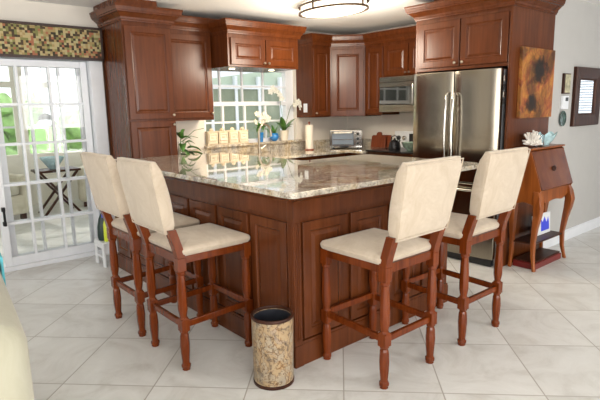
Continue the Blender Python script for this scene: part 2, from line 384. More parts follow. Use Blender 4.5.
# ------------------------------------------------------------------ granite worktops and splashbacks
def rounded(poly, radii, n=6):
    out = []; k = len(poly)
    for i in range(k):
        p = Vector(poly[i]); r = radii[i]
        if r == 0: out.append(tuple(p)); continue
        a = (Vector(poly[i-1])-p).normalized(); b = (Vector(poly[(i+1) % k])-p).normalized()
        c = p+a*r+b*r
        for j in range(n+1):
            th = PI/2*j/n; out.append(tuple(c - b*r*math.cos(th) - a*r*math.sin(th)))
    return out
poly = rounded([(-.04, 2.55), (-.04, -.04), (1.86, -.04), (1.86, 1.17), (1.10, 1.17), (1.10, 2.42), (.72, 2.42), (.72, 2.55)], [0, .05, .16, .08, .03, 0, 0, 0])
tag(MB().prism(poly, .953, ZI).build('island_worktop', M_gran, bev=.006, seg=3), 'polished cream and grey granite top covering the L-shaped island', 'worktop')
poly = [(.72, YW-.001), (.72, 2.57), (1.12, 2.57), (1.12, 2.44), (2.94, 2.44), (2.94, 2.20), (XW-.001, 2.20), (XW-.001, YW-.001)]
wt = MB().prism(poly, ZP-.032, ZP).build('sink_worktop', M_gran, bev=.004)
tag(wt, 'granite worktop along the window wall under the toaster oven', 'worktop')
MB().box(.72, XW-.022, YW-.022, YW-.001, ZP, .984).build('splashback', M_gran, wt)
MB().box(XW-.022, XW-.001, 2.20, YW-.001, ZP, .984).build('splashback', M_gran, wt)
wt2 = MB().box(2.94, XW-.001, 1.09, 1.40, ZP-.032, ZP).build('side_worktop', M_gran, bev=.004)
tag(wt2, 'short granite worktop between the range and the refrigerator', 'worktop')

# ------------------------------------------------------------------ cabinets
def knob(x, z, parent, y=-.02):
    m = MB(); n = 12
    m.loops([[(x+r*math.cos(2*PI*i/n), y-d_, z+r*math.sin(2*PI*i/n)) for i in range(n)] for r, d_ in ((.005, 0), (.004, .012), (.012, .018), (.013, .024), (.008, .029))])
    m.build('knob', M_chrome, parent, smooth=True)
CROWN = [(-.001, 0), (.010, 0), (.012, .016), (.018, .022), (.020, .045), (.032, .060), (.052, .085), (.066, .095), (.068, .108), (.074, .112), (.080, .150), (.084, .160), (.084, .178), (-.001, .178)]
def crown(w_, d_, z, parent, left=True, right=True, end=0, sc=.74):
    pr = [(o*sc, z+.046+h*.74) for o, h in CROWN]
    path = []
    path += [((0, d_), (-1, 0)), ((0, 0), (-1, -1))] if left else [((0, 0), (-end, -1))]
    path += [((w_, 0), (1, -1)), ((w_, d_), (1, 0))] if right else [((w_, 0), (end, -1))]
    MB().sweep(path, pr).build('crown_moulding', M_wood, parent)
def cabinet(name, label, loc, rz, w_, d_, z0, z1, doors, cr=None, group=None, toe=False, rail=False):
    t = thing(name, label, 'cabinet', loc, rz, group)
    b = MB().box(0, w_, .02, d_, z0+(.10 if toe else 0), z1+(.02 if cr else 0))
    if toe: b.box(.0, w_, .09, d_, z0, z0+.10)
    b.build('body', M_wood, t, bev=.002)
    for (x0, x1, a, c, k) in doors:
        dd = MB().panel(x0, x1, a, c, y=.02).build('door', M_wood, t)
        if k: knob(k[0], k[1], dd, 0)
    if cr: crown(w_, d_, z1-.03, t, *cr)
    return t
t = cabinet('tall_cabinet', 'tall cherry pantry cabinet beside the sliding door', (.22, 2.56, 0), 0, .47, .548, 0, 2.18,
        [(.012, .458, 1.335, 2.165, (.435, 1.37)), (.012, .458, .12, 1.315, (.435, 1.28))], (True, True, 0, 1.0))
MB().box(-.06, .31, -.06, .5, 2.328, ZC-.001).build('top_riser', M_wood, t)
cabinet('wall_cabinet', 'single-door cherry wall cabinet between the pantry and the sink window', (.692, 2.78, 0), 0, .56, .328, 1.305, 2.18,
        [(.012, .548, 1.33, 2.16, (0.525, 1.375))], (False, True))
t = cabinet('wall_cabinet', 'short two-door cherry cabinet directly above the sink window', (1.262, 2.48, 0), 0, .93, .628, 1.84, 2.145,
        [(.03, .46, 1.86, 2.125, (.435, 1.885)), (.47, .90, 1.86, 2.125, (.495, 1.885))], (True, True))
cabinet('wall_cabinet', 'narrow cherry wall cabinet right of the sink window, with the white switch on its side', (2.67, 2.78, 0), 0, .30, .328, 1.292, 2.145,
        [(.012, .288, 1.307, 2.125, (.035, 1.345))], (True, False, .3))
# diagonal corner cabinet
t = thing('corner_cabinet', 'diagonal cherry corner wall cabinet above the toaster oven', 'cabinet', (2.972, 2.78, 0), -PI/4)
def loc45(x, y): dx, dy = x-2.972, y-2.78; c = math.sqrt(.5); return (dx*c-dy*c, dx*c+dy*c)
pl = [loc45(*p) for p in ((2.974, 2.795), (3.285, 2.484), (XW-.002, 2.484), (XW-.002, YW-.002), (2.974, YW-.002))]
MB().prism(pl, 1.295, 2.165).build('body', M_wood, t, bev=.002)
dd = MB().panel(.012, .412, 1.31, 2.125, y=.012, fr=.06).build('door', M_wood, t); 
crown(.424, .1, 2.115, t, False, False, -.41)
# range wall uppers: origin at the higher-Y end, local x runs towards -Y
cabinet('wall_cabinet', 'narrow cherry wall cabinet left of the microwave', (3.27, 2.48, 0), R90, .30, .328, 1.31, 2.145,
        [(.012, .288, 1.325, 2.125, None)], (False, False, 0))
cabinet('wall_cabinet', 'two-door cherry wall cabinet above the microwave', (3.27, 2.178, 0), R90, .745, .328, 1.76, 2.145,
        [(.012, .367, 1.775, 2.125, (.345, 1.80)), (.377, .733, 1.775, 2.125, (.40, 1.80))], (False, False, 0))
cabinet('wall_cabinet', 'narrow cherry wall cabinet between the microwave and the refrigerator', (3.27, 1.431, 0), R90, .34, .328, 1.32, 2.145,
        [(.012, .328, 1.335, 2.125, None)], (False, False, 0))
# refrigerator surround: over-fridge cabinet with the tall side panel
t = thing('refrigerator_cabinet', 'cherry cabinet above the refrigerator with a tall side panel', 'cabinet', (2.46, 1.087, 0), R90)
MB().box(0, .92, .02, .765, 1.725, 2.20).build('body', M_wood, t, bev=.002)
MB().box(.925, .947, 0, .765, 0, 2.20).build('side_panel', M_wood, t, bev=.002)
MB().box(-.02, 0, .02, .765, 0, 2.20).build('side_panel', M_wood, t, bev=.002)
for x0, x1, k in ((.03, .462, .43), (.472, .912, .505)):
    dd = MB().panel(x0, x1, 1.755, 2.155, y=.02).build('door', M_wood, t); knob(k, 1.785, dd, 0)
crown(.947, .765, 2.145, t, True, True, 0, 1.0)
MB().box(.15, .93, .05, .7, 2.323, ZC-.001).build('top_riser', M_wood, t)
# base cabinets under the low worktops
cabinet('base_cabinet', 'cherry base cabinets under the sink window worktop', (1.13, 2.47, 0), 0, 1.80, .638, 0, ZP-.033,
        [(.02+i*.445, .445+i*.445, .12, .82, None) for i in range(4)], toe=True)
cabinet('base_cabinet', 'cherry corner base cabinet left of the range', (2.965, 3.10, 0), R90, .90, .633, 0, ZP-.033, [(.66, .88, .12, .82, None)], toe=True)
cabinet('base_cabinet', 'cherry base cabinet between the range and the refrigerator', (2.965, 1.397, 0), R90, .28, .633, 0, ZP-.033, [(.01, .27, .12, .82, None)], toe=True)

# ------------------------------------------------------------------ island
isl = thing('kitchen_island', 'L-shaped cherry kitchen island with raised panels and corner post', 'kitchen island', (0, 0, 0))
MB().prism([(.02, 2.54), (.02, .02), (1.45, .02), (1.45, 1.05), (1.0, 1.05), (1.0, 2.54)], 0, .952).build('body', M_wood, isl, bev=.002)
def island_face(x, y, rz, L_, panels):
    s = thing('side', '', '', (x, y, 0), rz); 
    for k in ('label', 'category'): del s[k]
    s.name = 'panelled_side'; s.parent = isl
    # skirt, frieze, cove under the top
    MB().box(0, L_, 0, .02, 0, .125).box(0, L_, .004, .02, .125, .14).box(0, L_, .005, .02, .84, .925).sweep([((0, .02), (0, -1)), ((L_, .02), (0, -1))], [(0, .925), (.017, .925), (.02, .932), (.03, .94), (.034, .952), (0, .952)]).build('rail_moulding', M_wood, s)
    for a, b in panels:
        MB().panel(a, b, .15, .81, y=.02, t=.019, fr=.05).build('raised_panel', M_wood, s)
lp = [(2.54-q1, 2.54-q0) for q0, q1 in ((.065, .395), (.425, .755), (.785, 1.115), (1.145, 1.475), (1.505, 1.835), (1.865, 2.195), (2.225, 2.52))]
island_face(0, 2.54, R90, 2.52, lp)
island_face(0, 0, 0, 1.45, [(.07, .41), (.44, .76), (.79, 1.11), (1.14, 1.43)])
ps = MB().box(-.006, .055, -.006, .055, 0, .125).box(-.002, .05, -.002, .05, .125, .93)
for q in (.008, .020, .032): ps.box(q, q+.006, -.006, 0, .16, .82).box(-.006, 0, q, q+.006, .16, .82)
ps.build('corner_post', M_wood, isl, bev=.002)

# ------------------------------------------------------------------ refrigerator
t = thing('refrigerator', 'stainless steel French-door refrigerator with two bottom drawers', 'refrigerator', (2.375, 1.06, 0), R90)
Wf = .88
MB().box(.01, Wf-.01, .075, .80, .03, 1.70).box(.03, .09, .3, .36, 0, .03).box(Wf-.09, Wf-.03, .3, .36, 0, .03).box(.03, .09, .7, .76, 0, .03).box(Wf-.09, Wf-.03, .7, .76, 0, .03).build('body', plain('fridge_side_grey', (.16, .16, .17), .4), t, bev=.004)
def fdoor(x0, x1, z0, z1, nm, hy):
    n = 10; rings = []
    for z in (z0, z1):
        r = [(x0, .07, z)]
        for i in range(n+1):
            s_ = i/n; x = x0+(x1-x0)*s_
            r.append((x, .012*(2*s_-1)**2*(1 if abs(2*s_-1) < .93 else 1.9), z))
        r.append((x1, .07, z)); rings.append(r)
    o = MB().loops(rings).build(nm, M_steel, t, bev=.004, smooth=True)
    return o
dl = fdoor(.003, .437, .735, 1.705, 'door', 0); dr = fdoor(.443, Wf-.003, .735, 1.705, 'door', 0)
for dd, x in ((dl, .405), (dr, .475)):
    pts = [(x, .0, 1.52), (x, -.035, 1.50)] + [(x, -.045-.014*math.sin(PI*i/8), 1.46-.60*i/8) for i in range(9)] + [(x, -.035, .82), (x, 0, .80)]
    MB().tube(pts, .012, 10).build('handle', M_steelc, dd, smooth=True)
for z0, z1 in ((.42, .725), (.07, .41)):
    dd = fdoor(.003, Wf-.003, z0, z1, 'drawer', 0)
    z = z1-.05
    MB().tube([(.05, 0, z), (.06, -.045, z), (.44, -.055, z), (.82, -.045, z), (.83, 0, z)], .011, 10).build('handle', M_steelc, dd, smooth=True)
MB().box(.02, Wf-.02, .03, .075, .005, .06).build('bottom_grille', M_black, t)
for z, k in ((1.60, 0), (1.53, 1), (1.47, 0), (1.41, 1)):
    tag(MB().box(2.415, 2.44, .163, .171, z, z+.045).build('magnet', M_steelc if k == 0 else M_black, bev=.002),
        'small %s magnet on the refrigerator side, %s from the top' % ('silver' if k == 0 else 'dark', {1.60: 'first', 1.53: 'second', 1.47: 'third', 1.41: 'fourth'}[z]), 'magnet', 'magnets on the refrigerator side')

# ------------------------------------------------------------------ microwave and range
t = thing('microwave', 'stainless over-the-range microwave with a dark glass window', 'microwave', (3.19, 2.172, 1.345), R90)
MB().box(0, .74, .03, .405, 0, .41).build('body', M_dark, t)
MB().box(0, .74, 0, .03, .295, .345).box(0, .74, 0, .03, 0, .085).build('front_band', M_steel, t, bev=.003)
v_ = MB()
v_.box(0, .74, .004, .03, .35, .41)
v_.build('vent_grille', M_steel, t, bev=.002)
MB().box(.005, .54, .002, .03, .088, .292).build('door_window', M_dglass, t, bev=.002)
MB().box(.545, .735, .002, .03, .088, .292).build('control_panel', M_black, t, bev=.002)
MB().tube([(.525, 0, .07), (.525, -.035, .09), (.525, -.04, .2), (.525, -.035, .31), (.525, 0, .33)], .009).build('handle', M_steelc, t, smooth=True)
t = thing('range', 'stainless kitchen range with a white knob panel under the microwave', 'range', (2.95, 2.19, 0), R90)
MB().box(0, .78, .03, .64, .03, .885).box(.05, .10, .1, .15, 0, .03).box(.68, .73, .1, .15, 0, .03).box(.05, .1, .55, .6, 0, .03).box(.68, .73, .55, .6, 0, .03).build('body', M_steel, t, bev=.003)
MB().box(.0, .78, .02, .57, .885, .90).build('cooktop', M_black, t, bev=.003)
pn = MB().box(0, .78, .57, .64, .885, 1.10).build('control_panel', M_shelf, t, bev=.006)
for i, x in enumerate((.07, .16, .60, .69)):
    n = 14; MB().loops([[(x+r*math.cos(2*PI*k/n), y, 1.02+r*math.sin(2*PI*k/n)) for k in range(n)] for r, y in ((.028, .57), (.026, .545), (.02, .54))]).build('knob', M_knobb if i % 2 == 0 else M_steelc, pn, smooth=True)
MB().box(.23, .50, .565, .57, .975, 1.075).build('display', M_black, pn)
od = MB().box(.02, .76, 0, .03, .2, .80).build('oven_door', M_dglass, t, bev=.004)
MB().tube([(.06, 0, .74), (.07, -.04, .74), (.71, -.04, .74), (.72, 0, .74)], .01).build('handle', M_steelc, od, smooth=True)

# ------------------------------------------------------------------ counter stools
def stool():
    t = thing('counter_stool', '', 'stool')
    LX, FY, BY = .195, .205, -.215
    # cushions
    def rbox(x, yf, yb, z0, z1, dome, n=5):
        m = MB(); rings = []
        prof = [(0, -.018), (.25, -.004), (.6, 0), (.85, -.010), (1.0, -.030)]
        for hz, ins in prof:
            r = []
            for (cx, cy) in ((1,1),(-1,1),(-1,-1),(1,-1)):
                X_, Y_ = (x if cx > 0 else -x), (yf if cy > 0 else yb); rad = .035
                for j in range(n+1):
                    a0 = {(1,1): 0, (-1,1): PI/2, (-1,-1): PI, (1,-1): 1.5*PI}[(cx, cy)] + PI/2*j/n
                    r.append((X_-cx*rad+math.cos(a0)*(rad+ins), Y_-cy*rad+math.sin(a0)*(rad+ins), z0+(z1-z0)*hz))
            rings.append(r)
        top = [(p[0]*.55, (p[1]-.01)*.55+.01, z1+dome) for p in rings[-1]]
        rings.append(top)
        return m.loops(rings)
    rbox(.230, .236, -.222, .648, .700, .022).build('seat_cushion', M_fab, t, smooth=True)
    # back cushion: tilted slab, wider at the top
    m = MB(); rings = []; nz = 8
    for k in range(nz+1):
        s_ = k/nz; z = .775+.385*s_; hw = .208+.022*s_; yf = -.232-.08*s_+.018*math.sin(PI*s_); th = .062-.010*s_+.018*math.sin(PI*s_)
        pin = .012 if k in (0, nz) else 0
        if k == nz: z -= .0
        r = []
        for (cx, cy) in ((1,1),(-1,1),(-1,-1),(1,-1)):
            X_ = cx*(hw-pin); Yc = yf-pin*.8 if cy > 0 else yf-th+pin*.8; rad = .012
            for j in range(4):
                a0 = {(1,1): 0, (-1,1): PI/2, (-1,-1): PI, (1,-1): 1.5*PI}[(cx, cy)] + PI/2*j/3
                r.append((X_-cx*rad+math.cos(a0)*rad, Yc-cy*rad+math.sin(a0)*rad, z))
        rings.append(r)
    m.loops(rings)
    bc = m.build('back_cushion', M_fab, t, smooth=True)
    # welt around the rear face
    w_ = MB(); q = lambda s_, sx: (sx*(.203+.022*s_), -.2915-.071*s_, .775+.385*s_)
    w_.tube([q(.03, -1), q(.97, -1), q(.97, 1), q(.03, 1), q(.03, -1)], .0035, 6).build('piping', M_fab, bc, smooth=True)
    # seat frame
    a = MB().box(-LX, LX, FY-.011, FY+.011, .605, .652).box(-LX, LX, BY-.011, BY+.011, .605, .652).box(-LX-.011, -LX+.011, BY, FY, .605, .652).box(LX-.011, LX+.011, BY, FY, .605, .652)
    a.build('seat_frame', M_stool, t, bev=.003)
    prof = [(.018, 0), (.018, .012), (.021, .016), (.021, .030), (.0165, .038), (.0165, .05), (.020, .10), (.0215, .145), (.019, .20), (.0155, .215), (.020, .222), (.020, .23)]
    pro2 = [(.020, .295), (.020, .302), (.0155, .308), (.021, .35), (.0215, .42), (.019, .50), (.0165, .545), (.021, .55), (.021, .562), (.017, .568)]
    for sx in (-1, 1):
        for y, rear in ((FY, 0), (BY, 1)):
            m = MB(); x = sx*LX
            m.lathe([(r*1.27, z) for r, z in prof], (x, y, 0), 8, ph=PI/8)
            m.box(x-.0245, x+.0245, y-.0245, y+.0245, .228, .298)
            m.lathe([(r*1.27, z) for r, z in pro2], (x, y, 0), 8, ph=PI/8)
            m.box(x-.0245, x+.0245, y-.0245, y+.0245, .566, .64 if rear else .652)
            if rear:
                hx, pts = .0245, [(y, .64), (y-.008, .68), (y-.026, .74), (y-.045, .80), (y-.075, .88)]
                m.loops([[(x-hx, p-.023, z), (x+hx, p-.023, z), (x+hx, p+.023, z), (x-hx, p+.023, z)] for p, z in pts[:4]])
            m.build('leg', M_stool, t, bev=.002)
    MB().bar((-LX, BY, .262), (LX, BY, .262), .022, .034).build('stretcher', M_stool, t, bev=.003)
    MB().bar((-LX, FY, .285), (LX, FY, .285), .024, .034).build('stretcher', M_stool, t, bev=.003)
    for s_ in (-1, 1): MB().bar((s_*LX, BY, .262), (s_*LX, FY, .275), .022, .034).build('stretcher', M_stool, t, bev=.003)
    return t
s0 = stool()
G = 'cream suede counter stools around the island'
s0.location = (.400, -.237, 0); s0['label'] = 'cream counter stool in the right foreground, nearest the map wastebasket on that side'; s0['group'] = G
dup(s0, (1.110, -.237, 0), 0, 'cream counter stool at the right, between another stool and the small desk')
dup(s0, (-.237, .600, 0), R90, 'cream counter stool on the left side of the island, the nearer of the two there')
dup(s0, (-.237, 1.180, 0), R90, 'cream counter stool farthest left, next to the white step stool')

# ------------------------------------------------------------------ map wastebasket
t = thing('wastebasket', 'round wastebasket printed with an antique map, beside the island corner', 'wastebasket', (-.163, -.012, 0), .9); t.scale = (.94, .94, 1.0)
MB().lathe([(.108, .012), (.112, .02), (.116, .358), (.106, .358), (.104, .03), (.0, .025)], n=40, cap1=False).build('body', M_map, t, smooth=True)
MB().lathe([(.117, .356), (.119, .359), (.119, .368), (.116, .372), (.107, .372), (.105, .365), (.107, .356), (.117, .356)], n=40, cap0=False, cap1=False).build('rim', M_darkwood, t, smooth=True)
MB().lathe([(.110, 0), (.114, 0), (.115, .014), (.110, .018)], n=40).build('base_ring', M_darkwood, t, smooth=True)
MB().lathe([(.1035, .356), (.1015, .036), (.001, .034)], n=40, cap0=False, cap1=False).build('lining', M_dark, t, smooth=True)

# ------------------------------------------------------------------ ceiling light and puck lights
t = thing('ceiling_light', 'oval flush ceiling light with two bronze rings above the island', 'ceiling light', (1.86, 1.60, ZC))
MB().lathe([(.97, -.001), (.97, -.06), (.93, -.09), (.6, -.108), (.01, -.114)], n=48, sx=.245, sy=.375, cap0=True, cap1=True).build('diffuser', M_lamp, t, smooth=True)
rg = MB()
for z in (-.022, -.082):
    k = 48; c = [[(rr*.25*math.cos(2*PI*i/k)*1.0, rr*.38*math.sin(2*PI*i/k), z+dz) for rr, dz in ((.985, -.008), (1.03, -.008), (1.03, .008), (.985, .008))] for i in range(k)]
    c.append(c[0]); rg.loops(c, False, False)
rg.build('ring', M_bronze, t, smooth=True)
ps = MB()
for a in (0, PI/2, PI, 1.5*PI): ps.box(.25*math.cos(a)-.006, .25*math.cos(a)+.006, .38*math.sin(a)-.006, .38*math.sin(a)+.006, -.09, -.001)
ps.build('ring_post', M_bronze, t)
for i, x in enumerate((1.45, 1.98)):
    tag(MB().lathe([(.032, 0), (.032, -.007), (.025, -.009), (.002, -.009)], (x, 2.72, 1.839), 18).build('puck_light', M_puck, smooth=True),
        'small round puck light under the window cabinet, %s one' % ('left' if i == 0 else 'right'), 'light', 'puck lights above the sink')
    light('puck_beam', 'SPOT', (x, 2.72, 1.815), 14, (1, .72, .42), .03, target=(x, 2.76, 0), spot=2.2)

# ------------------------------------------------------------------ things by the window
t = thing('spice_rack', 'pale wooden rack of four square boxes on the window ledge', 'spice rack', (1.31, 3.085, 1.0125))
m = MB().box(0, .56, -.03, .03, 0, .012).box(0, .56, -.03, .03, .145, .157)
m.build('frame', M_oak, t, bev=.002)
for i in range(4):
    x = .07+i*.14
    bx_ = MB().box(x-.062, x+.062, -.033, .03, .014, .143).build('drawer', M_oak, t, bev=.003)
    MB().panel(x-.052, x+.052, .05, .132, y=-.033, t=.012, fr=.010).box(x-.05, x+.05, -.038, -.033, .02, .044).build('drawer_front', plain('pale_paint', (.78, .68, .52), .6), bx_)
    MB().lathe([(.022, 0), (.026, .012), (.018, .028), (.009, .034)], (x, 0, .157), 14).build('lid', M_oak, bx_, smooth=True)
t = thing('faucet', 'brushed nickel gooseneck kitchen faucet at the sink', 'faucet', (1.93, 2.93, ZP))
MB().lathe([(.028, 0), (.028, .006), (.019, .012), (.017, .09)], n=20).tube([(0, 0, .08), (0, 0, .26)]+[(.075-.075*math.cos(PI*i/10)*1.0, -.03*i/10, .26+.085*math.sin(PI*i/10)) for i in range(1, 10)]+[(.152, -.03, .255), (.156, -.03, .20)], [.014]*2+[.0125]*9+[.014, .017], 12).build('spout', M_chrome, t, smooth=True)
MB().tube([(.016, 0, .06), (.05, -.01, .075), (.085, -.015, .10)], [.008, .007, .006]).build('lever', M_chrome, t, smooth=True)
# soap pump by faucet
t = thing('soap_dispenser', 'small nickel soap dispenser beside the faucet', 'soap dispenser', (2.12, 2.95, ZP))
MB().lathe([(.018, 0), (.018, .006), (.010, .010), (.009, .06), (.012, .062), (.012, .072)], n=16).build('pump', M_chrome, t, smooth=True)
MB().tube([(0, 0, .068), (-.01, -.035, .066)], .005).build('nozzle', M_chrome, t)

def leaf(m, base, tip, wid, droop=.0, n=6):
    base, tip = Vector(base), Vector(tip); d = tip-base; s = d.cross(Vector((0,0,1)))
    if s.length < 1e-4: s = Vector((1,0,0))
    s.normalize(); rows = []
    for i in range(n+1):
        t_ = i/n; ww = wid*math.sin(PI*min(1, .08+t_*.92)**.8)*.5+.0008
        c = base+d*t_+Vector((0, 0, -droop*t_*t_+droop*.5*math.sin(PI*t_)))
        rows.append([c-s*ww+Vector((0,0,ww*.3)), c, c+s*ww+Vector((0,0,ww*.3))])
    m.sheet(rows)
def flower(m, c, r, nrm):
    nrm = Vector(nrm).normalized(); a = nrm.orthogonal().normalized(); b = nrm.cross(a); c = Vector(c)
    for k in range(5):
        th = 2*PI*k/5; d = a*math.cos(th)+b*math.sin(th); s = nrm.cross(d)
        rows = [[c+d*r*q-s*r*w2+nrm*r*.12*q, c+d*r*q+nrm*.002+nrm*r*.2*q, c+d*r*q+s*r*w2+nrm*r*.12*q] for q, w2 in ((.08, .05), (.4, .3), (.75, .36), (1.0, .1))]
        m.sheet(rows)
# white orchid at the right of the ledge
t = thing('potted_orchid', 'tall white orchid in a pale pot at the right end of the window ledge', 'orchid', (2.44, 3.09, 1.0125))
pt = MB().lathe([(.045, 0), (.058, .10), (.062, .125), (.054, .125), (.05, .10), (.002, .10)], n=24).build('pot', M_pot, t, smooth=True)
m = MB()
for b_, w_ in (((.13, -.03, .23), .06), ((-.15, -.02, .26), .06), ((.17, -.04, .30), .065), ((-.09, -.06, .33), .055), ((.06, -.08, .20), .05)): leaf(m, (0, 0, .11), b_, w_*1.35, .03)
m.build('leaf', M_leafd, t, solid=.002, smooth=True)
m = MB(); m.tube([(0, 0, .11), (-.03, -.01, .30), (-.07, -.02, .50), (-.12, -.03, .62), (-.2, -.04, .66)], .003, 6)
m.tube([(0, 0, .11), (.06, 0, .28), (.10, -.02, .42), (.19, -.05, .49)], .003, 6); m.build('stem', M_leafd, t)
m = MB()
for c in ((-.20, -.05, .645), (-.15, -.05, .61), (-.10, -.05, .57), (-.235, -.05, .60), (-.06, -.04, .52), (.19, -.06, .48), (.22, -.07, .44), (.15, -.05, .44), (.24, -.06, .40)):
    flower(m, c, .038, (-.4+random.uniform(-.3, .3), -1, random.uniform(-.2, .3)))
m.build('blossom', M_petal, t, solid=.0015)
# flowers in a blue glass
t = thing('vase_of_flowers', 'white flowers with leaves in a slim blue glass left of the faucet arc', 'vase', (2.08, 3.095, 1.0125))
MB().lathe([(.024, 0), (.030, .05), (.034, .115), (.030, .115), (.026, .05), (.002, .01)], n=20).build('vase', M_blue, t, smooth=True)
m = MB(); 
for k in range(7): m.tube([(0, 0, .02), (.05*math.cos(k*1.3)*.4, -.01, .17), (.10*math.cos(k*1.3), -.02, .25+.03*(k % 3))], .0025, 5)
m.build('stem', M_leaf, t)
m = MB()
for k in range(12):
    an = k*2.4; leaf(m, (.03*math.cos(an), -.01, .15+.01*(k % 4)), (.12*math.cos(an), -.02-.03*math.sin(an)**2, .13+.017*k), .05, .03)
m.build('leaf', M_leaf, t, solid=.0015, smooth=True)
m = MB()
for k in range(12): flower(m, (.11*math.cos(k*2.4)*(.4+.6*(k % 2)), -.04, .29+.05*math.sin(k*1.9)), .036, (random.uniform(-.5, .5), -1, .4))
m.build('blossom', M_petal, t, solid=.0015)
# blue teapot-shaped planter
t = thing('blue_planter', 'round blue glazed planter with a small green sprig', 'planter', (2.28, 3.09, 1.0125))
MB().lathe([(.025, 0), (.05, .02), (.062, .05), (.055, .085), (.035, .10), (.028, .10), (.045, .08), (.002, .07)], n=24).build('pot', M_blue, t, smooth=True)
m = MB()
for k in range(8): leaf(m, (0, 0, .08), (.08*math.cos(k*1.7), -.03, .15+.012*k), .035, .02)
m.build('leaf', M_leaf, t, solid=.0015, smooth=True)
# pothos in a hanging glass on the tall cabinet corner
t = thing('pothos_plant', 'trailing green pothos in a small glass against the pantry cabinet', 'plant', (.77, 2.66, ZP))
MB().lathe([(.04, 0), (.045, .01), (.038, .10), (.028, .18), (.030, .22), (.026, .22), (.024, .18), (.034, .10), (.002, .012)], n=20).build('glass_vase', M_clear, t, smooth=True)
m = MB(); lf = MB()
for k in range(6):
    e = Vector((.05+.03*k if k % 2 else -.05, -.07-.01*k, .12+.045*k)); m.tube([(0, 0, .05), (0, 0, .21), e*.6+Vector((0, 0, .12)), e], .003, 5)
for p, q, w_ in (((0,-.02,.25), (-.06,-.05,.34), .09), ((0,-.02,.24), (.09,-.06,.27), .10), ((.05,-.04,.15), (.19,-.08,.14), .12), ((.06,-.04,.10), (.24,-.06,.08), .12), ((0,-.04,.20), (-.03,-.09,.14), .07), ((0,-.03,.14), (.05,-.11,.06), .07), ((0,-.02,.27), (.02,-.06,.37), .06), ((.03,-.03,.2), (.12,-.07,.22), .075), ((0,-.04,.10), (-.02,-.1,.02), .06), ((.05,-.04,.10), (.12,-.12,.06), .06)): leaf(lf, p, q, w_, .03)
m.build('stem', M_leaf, t); lf.build('leaf', M_leaf, t, solid=.0015, smooth=True)
# light switch plate on the cabinet side
t = thing('light_switch', 'white switch plate on the cherry cabinet side right of the window', 'switch', (2.669, 2.93, 1.41), R90)
MB().box(-.035, .035, -.006, 0, -.055, .055).build('plate', M_white, t, bev=.002); MB().box(-.015, .015, -.009, -.006, -.03, .03).build('rocker', M_white, t)

# ------------------------------------------------------------------ worktop things right of the window
t = thing('paper_towel_roll', 'white paper towel roll on a wooden holder', 'paper towel', (2.68, 2.88, ZP))
MB().lathe([(.06, 0), (.06, .012), (.055, .014)], n=24).lathe([(.009, .01), (.009, .335), (.014, .34), (.014, .352), (.004, .358)], n=12).build('holder', M_cut, t, smooth=True)
MB().lathe([(.012, .0145), (.05, .0145), (.05, .315), (.012, .315)], n=28).build('roll', M_paper, t, smooth=True)
t = thing('toaster_oven', 'silver toaster oven in the corner under the diagonal cabinet', 'toaster oven', (2.92, 2.755, ZP), -PI/4)
MB().box(0, .41, .01, .30, .015, .24).build('body', M_steelc, t, bev=.008)
MB().box(0.03, .06, .03, .06, 0, .015).box(.35, .38, .03, .06, 0, .015).box(.03, .06, .25, .28, 0, .015).box(.35, .38, .25, .28, 0, .015).build('foot', M_black, t)
MB().box(.0, .41, 0, .012, .018, .235).build('front_plate', M_steelc, t, bev=.003)
dd = MB().box(.03, .30, -.006, .0, .05, .195).build('door', M_oglass, t, bev=.002)
MB().box(.04, .29, -.009, -.006, .115, .122).box(.04, .29, -.009, -.006, .055, .06).build('rack', M_steelc, dd)
MB().tube([(.04, -.006, .205), (.045, -.03, .207), (.285, -.03, .207), (.29, -.006, .205)], .007).build('handle', M_steelc, dd, smooth=True)
MB().box(.025, .05, -.036, -.022, .197, .217).box(.28, .305, -.036, -.022, .197, .217).build('handle_grip', M_black, dd)
for z in (.19, .13, .07):
    n = 14; MB().loops([[(.355+r*math.cos(2*PI*k/n), y, z+r*math.sin(2*PI*k/n)) for k in range(n)] for r, y in ((.019, 0), (.017, -.018), (.012, -.02))]).build('dial', M_knobb, t, smooth=True)
MB().box(.13, .24, -.004, 0, .02, .042).build('crumb_tray', M_black, t)
t = thing('cutting_board', 'reddish wooden cutting board with round handle leaning on the splashback', 'cutting board', (3.50, 2.46, ZP), R90)
m = MB(); 
pl = [(-.12, 0), (.12, 0), (.12, .14), (.10, .155), (.045, .155), (.04, .185), (.02, .198), (-.02, .198), (-.04, .185), (-.045, .155), (-.10, .155), (-.12, .14)]
m.loops([[(x, y0+z*.18, z) for x, z in pl] for y0 in (0, .02)]); m.build('board', M_cut, t, bev=.004)
t = thing('cutting_board', 'darker wooden board behind the round-handled cutting board', 'cutting board', (3.572, 2.38, ZP), R90)
MB().loops([[(x, y0+z*.05, z) for x, z in ((-.13, 0), (.09, 0), (.09, .16), (-.13, .16))] for y0 in (-.012, .0)]).build('board', M_cut, t, bev=.004)
t = thing('kettle', 'small black kettle on the range beside the patterned bowl', 'kettle', (3.20, 1.93, .90))
MB().lathe([(.07, 0), (.075, .03), (.06, .09), (.03, .11), (.012, .125), (.012, .135), (.004, .14)], n=24).build('body', M_black, t, smooth=True)
MB().tube([(.055, 0, .06), (.09, 0, .09), (.10, 0, .11)], [.012, .009, .007]).build('spout', M_black, t, smooth=True)
MB().tube([(0, .05, .09), (0, .045, .15), (0, 0, .17), (0, -.045, .15), (0, -.05, .09)], .006).build('handle', M_black, t, smooth=True)
tag(MB().lathe([(.045, 0), (.05, .008), (.09, .04), (.115, .095), (.108, .095), (.085, .045), (.04, .014), (.002, .014)], (3.22, 1.70, .90), 30).build('bowl', plain('green_blue_glaze', (.30, .42, .33), .15, var=.5, vs=22, coat=1), smooth=True),
    'green and blue glazed bowl on the range next to the kettle', 'bowl')

